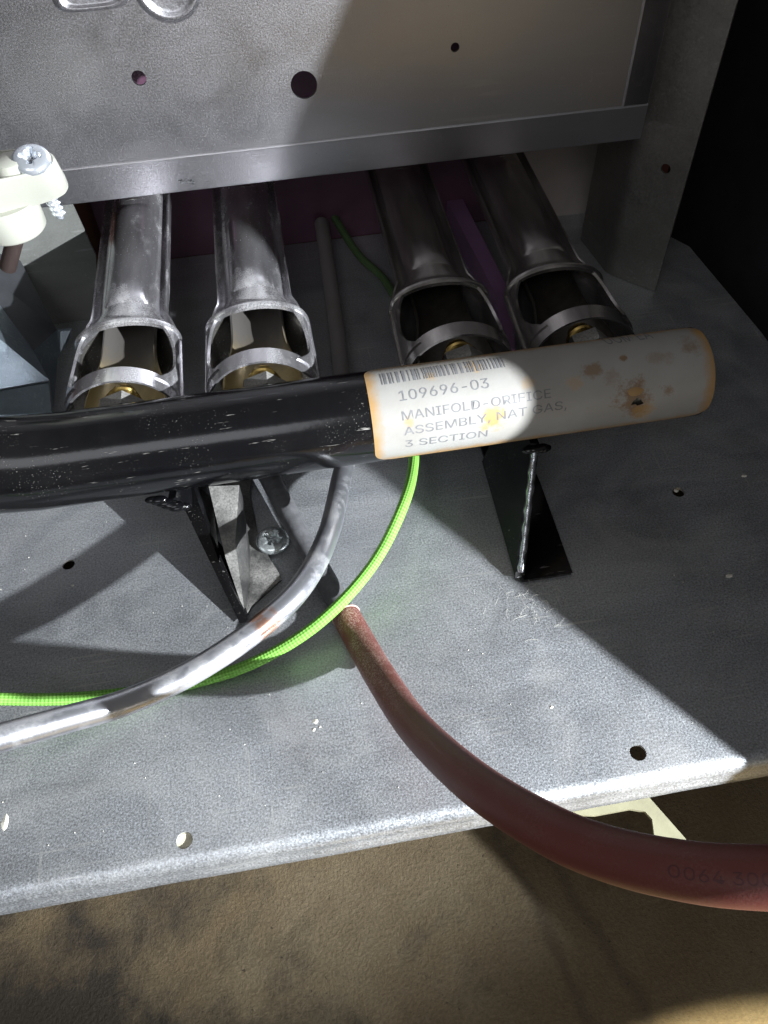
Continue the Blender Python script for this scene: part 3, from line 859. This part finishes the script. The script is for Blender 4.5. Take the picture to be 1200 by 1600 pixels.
def shrink(pts, d, z):
    c = sum(pts, V())/len(pts); return [V((p.x+(c.x-p.x)*d, p.y+(c.y-p.y)*d, z)) for p in pts]
loft(bm, [B3, [a.lerp(b, .96) for a, b in zip(B3, T3)], T3 and shrink(T3, .02, ZT-.01), shrink(T3, .05, ZT+.03), shrink(T3, .13, ZT+.03), shrink(T3, .16, ZT-.06), shrink(T3, .3, ZT-.08)])
mesh_obj('connector_body', bm, M['white'], con, angle=40, shift=place(con))
bc = atz(12, 345, ZB_-.4)
bm = bmesh.new()
loft(bm, [ring_pts((bc.x, bc.y+.25, ZB_+.1), .95, 36), ring_pts((bc.x, bc.y+.25, ZB_-.75), .93, 36), ring_pts((bc.x, bc.y+.25, ZB_-.83), .86, 36)])
mesh_obj('round_boss', bm, M['white'], con, angle=40, shift=place(con))
bm = bmesh.new(); c0 = atz(20, 262, ZT)
loft(bm, [ring_pts((c0.x, c0.y, ZT-.1), .5, 30), ring_pts((c0.x, c0.y, ZT+.22), .46, 30), ring_pts((c0.x, c0.y, ZT+.27), .38, 30)])
mesh_obj('screw_boss', bm, M['white'], con, angle=40, shift=place(con))
sc = atz(50, 252, ZT+.12)
scr = tag(phillips('screw', tuple(sc), (.12, -.35, 1), .50, M['zinc'], .3), 'shiny zinc screw in the white connector', 'screw')
p0 = aty(84, 318, 24.0)
bm = bmesh.new(); secs = []
d0 = atz(84, 318, ZB_-.2); d1 = atz(97, 343, ZB_-.75); ax = (d1-d0).normalized(); qq = ax.to_track_quat('Z', 'Y').to_matrix(); Lth = (d1-d0).length
for i in range(44):
    u = -.3+(Lth+.3)*i/43; ring_ = []
    for k in range(18):
        a = 2*PI*k/18; ph = (u/.17+k/18) % 1; rr_ = (.12+.08*(1-abs(2*ph-1)))*min(1, (Lth-u)/.25+.2)
        ring_.append(qq @ V((rr_*math.cos(a), rr_*math.sin(a), u))+d0)
    secs.append(ring_)
loft(bm, secs); mesh_obj('screw_thread', bm, M['zinc'], scr, angle=80, shift=place(scr))
bm = bmesh.new()
e0, e1 = atz(24, 372, ZB_-.9), atz(12, 418, ZB_-1.9)
tube(bm, [e0, e0.lerp(e1, .9), e1], .24, 20); mesh_obj('pin', bm, M['rustbrown'], con, shift=place(con))

# ------------------------------------------------------------------ folded bracket at far left
br = tag(empty('folded_bracket', (-10, 20, 0)), 'bluish grey folded sheet bracket at the left edge behind the pipe', 'bracket')
def sheet(name, pts, th=.08, mat='bluegrey', nrm=None):
    bm = bmesh.new(); pts = [V(p) for p in pts]
    n_ = (pts[1]-pts[0]).cross(pts[-1]-pts[0]).normalized()
    if n_.dot(CAM-pts[0]) < 0: n_ = -n_
    vs_ = [bm.verts.new(p) for p in pts]; lo = [bm.verts.new(p-n_*th) for p in pts]
    bm.faces.new(vs_); bm.faces.new(lo[::-1])
    for k in range(len(pts)): bm.faces.new((vs_[k], vs_[(k+1) % len(pts)], lo[(k+1) % len(pts)], lo[k]))
    bmesh.ops.triangulate(bm, faces=[f for f in bm.faces if len(f.verts) > 4])
    return mesh_obj(name, bm, M[mat], br, smooth=False, shift=place(br))
G1 = atz(20, 385, 3.4); G2 = atz(89, 515, 1.6); G3 = atz(52, 548, 1.9); G4 = atz(-60, 395, 4.0); G0 = atz(-60, 290, 4.2)
sheet('upper_face', [G0, G1, G2, G3, G4], .06, 'darkband')
H1 = atz(77, 594, 1.9)
sheet('side_face', [G4, G3, H1, atz(-60, 618, 3.2), atz(-60, 480, 4.2)], .06)
sheet('front_face', [atz(-60, 622, 3.1), atz(76, 598, 1.8), atz(84, 680, .4), atz(-60, 720, .4)], .06)
sheet('corner_face', [G3, G2, atz(90, 560, .9), atz(84, 640, .3), H1], .06)
sheet('end_tab', [G2, atz(112, 513, 1.5), atz(110, 528, 1.1), atz(90, 560, .8)], .06)

# ------------------------------------------------------------------ tube, wire, hose
bm = bmesh.new()
pts = [dep(-90, 1178, 47.5, .635), dep(0, 1153, 46, .635), dep(100, 1125, 44, .635), dep(200, 1096, 42, .635), dep(300, 1050, 40.5, .635), dep(400, 984, 39, .635),
       atz(470, 917, 2.85), atz(513, 835, 2.5), atz(534, 745, 1.75), V((1.12, 18.2, 1.0)), V((1.2, 19.6, .8)), V((1.28, 21.8, .7)), V((1.5, 26, .7)), V((1.68, 32, 1.0))]
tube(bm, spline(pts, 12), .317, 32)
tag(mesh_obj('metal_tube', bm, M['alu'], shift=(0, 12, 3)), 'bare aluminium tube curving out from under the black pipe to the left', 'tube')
bm = bmesh.new()
pts = [dep(-80, 1090, 21.0, .35), dep(0, 1092, 20.5, .35), dep(100, 1092, 20, .35), dep(200, 1083, 19.6, .35), dep(300, 1067, 19.3, .35), dep(400, 1034, 19.2, .35), dep(500, 972, 19.2, .35),
       dep(580, 886, 18.5, .35), atz(628, 795, 2.1), atz(646, 725, 1.6), V((3.5, 19.2, .9)), V((3.7, 21.8, .4)), atz(640, 520, .3), atz(604, 442, .3), atz(562, 400, .5), atz(530, 352, .9), atz(492, 285, 1.6), atz(480, 262, 1.9)]
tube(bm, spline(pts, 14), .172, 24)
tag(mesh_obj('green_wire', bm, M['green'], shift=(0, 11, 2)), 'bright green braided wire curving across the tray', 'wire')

lead = tag(empty('ignition_lead', (.16, 11.9, .8)), 'thick dull red hose fitted over a dark cable, running to the right', 'hose')
def dd_(px, py, wpx, dm=.85): return dep(px, py, wpx, dm)
hp = [dd_(541, 963, 45), dd_(563, 1003, 46.5), dd_(596, 1060, 50), dd_(650, 1138, 56.5), dd_(740, 1222, 68), dd_(850, 1292, 78), dd_(950, 1334, 84), dd_(1080, 1362, 91), dd_(1200, 1371, 96), dd_(1330, 1370, 100)]
hsp = spline(hp, 12)
bm = bmesh.new()
# open mouth with wall thickness
t_ = (hsp[1]-hsp[0]).normalized()
q = t_.to_track_quat('Z', 'Y').to_matrix()
o_ = [q @ V((.425*math.cos(2*PI*k/40), .425*math.sin(2*PI*k/40), 0))+hsp[0] for k in range(40)]
i_ = [q @ V((.335*math.cos(2*PI*k/40), .335*math.sin(2*PI*k/40), 0))+hsp[0] for k in range(40)]
m_ = [q @ V((.38*math.cos(2*PI*k/40), .38*math.sin(2*PI*k/40), -.03))+hsp[0] for k in range(40)]
loft(bm, [[p-t_*.004 for p in o_], [p-t_*.02 for p in m_], [p-t_*.004 for p in i_]], True, False)
end_bm = bm; bm = bmesh.new(); tube(bm, hsp, .425, 40, cap=False)
tube(bm, [hsp[0]+t_*2.0, hsp[0]+t_*.05, hsp[0]+t_*.0], .335, 40, cap=False)
hose = mesh_obj('red_sleeve', bm, M['red'], lead, shift=place(lead))
tube(end_bm, [p for p in [q @ V((.40*math.cos(2*PI*k/40), .40*math.sin(2*PI*k/40), -.02))+hsp[0] for k in range(41)]], .045, 8)
mesh_obj('cut_end', end_bm, M['paleend'], hose, shift=place(hose))
bm = bmesh.new()
c0 = atz(420, 745, .75)
tube(bm, [V((c0.x-.9, 19.3, .9)), c0, atz(470, 838, .7), hsp[0]-t_*.3, hsp[0]+t_*1.5], lambda t: .34, 32)
mesh_obj('dark_cable', bm, M['cable'], lead, shift=place(lead))
# faint print on the hose: wrapped on the side facing the viewer
def hose_text(body, px0, px1, hgt):
    vs_, fs = text_mesh(body); x0 = min(v.x for v in vs_); x1 = max(v.x for v in vs_)
    fine = spline(hp, 60)
    # find path parameters whose projection is at px0..px1
    def prx(p):
        d = p-CAM; return 600+FPX*d.dot(_r)/d.dot(_f)
    ia = min(range(len(fine)), key=lambda i: abs(prx(fine[i])-px0)); ib = min(range(len(fine)), key=lambda i: abs(prx(fine[i])-px1))
    bm = bmesh.new(); vv = []
    for v in vs_:
        k = ia+(ib-ia)*(v.x-x0)/(x1-x0); k0 = max(1, min(len(fine)-3, int(k))); f_ = k-k0
        p = fine[k0].lerp(fine[k0+1], f_); t = (fine[k0+1]-fine[k0-1]).normalized()
        tc = (CAM-p); tc = (tc-t*tc.dot(t)).normalized(); sd = tc.cross(t); 
        if sd.dot(_u) < 0: sd = -sd
        a = (v.y-.35)*hgt*.85/.425
        vv.append(bm.verts.new(p+(tc*math.cos(a)+sd*math.sin(a))*.431))
    for f in fs:
        try: bm.faces.new([vv[i] for i in f])
        except ValueError: pass
    bmesh.ops.triangulate(bm, faces=bm.faces)
    return mesh_obj('print', bm, M['redink'], hose, smooth=False, shift=place(hose))
hose_text('0064 300', 1063, 1215, .38)

# ------------------------------------------------------------------ specks and lint on the tray
bm = bmesh.new()
def chipat(px, py, w_, h_, z=.004, k=5):
    c = atz(px, py); pts = [bm.verts.new((c.x+w_*math.cos(2*PI*j/k)*random.uniform(.6, 1.1), c.y+h_*math.sin(2*PI*j/k)*random.uniform(.6, 1.1), z)) for j in range(k)]
    t = bm.verts.new((c.x, c.y, z+.03))
    for j in range(k): bm.faces.new((t, pts[j], pts[(j+1) % k]))
for p in ((493, 1128, .10, .08), (490, 1140, .07, .06), (500, 1136, .05, .05), (8, 1285, .10, .22), (704, 1213, .04, .04), (114, 915, .06, .04), (862, 1105, .07, .05), (100, 785, .09, .07), (1056, 767, .10, .09), (1162, 744, .13, .07), (1140, 900, .15, .08)):
    chipat(*p, k=8)
for _ in range(110):
    px, py = random.uniform(0, 1150), random.uniform(800, 1400)
    c = atz(px, py)
    if c.y > 6.6: chipat(px, py, random.uniform(.008, .025), random.uniform(.008, .025), .002)
tag(mesh_obj('paint_flakes', bm, M['chip'], smooth=False), 'pale flakes and dust grains scattered on the tray', 'flakes', kind='stuff')
bm = bmesh.new()
for _ in range(60):
    g = random.random()
    px, py = 830+random.gauss(0, 34)+(g-.5)*70, 940+random.gauss(0, 18)+(g-.5)*60
    c = atz(px, py, .03); a = random.uniform(0, PI); L = random.uniform(.1, .45); b = random.uniform(-.3, .3)
    pts = [c, c+V((L*.5*math.cos(a), L*.5*math.sin(a), random.uniform(0, .10))), c+V((L*math.cos(a+b), L*math.sin(a+b), random.uniform(-.02, .06)))]
    tube(bm, spline(pts, 4), .0028, 4)
tag(mesh_obj('lint', bm, M['lint'], smooth=False), 'tuft of pale lint in front of the right bracket foot', 'lint', kind='stuff')
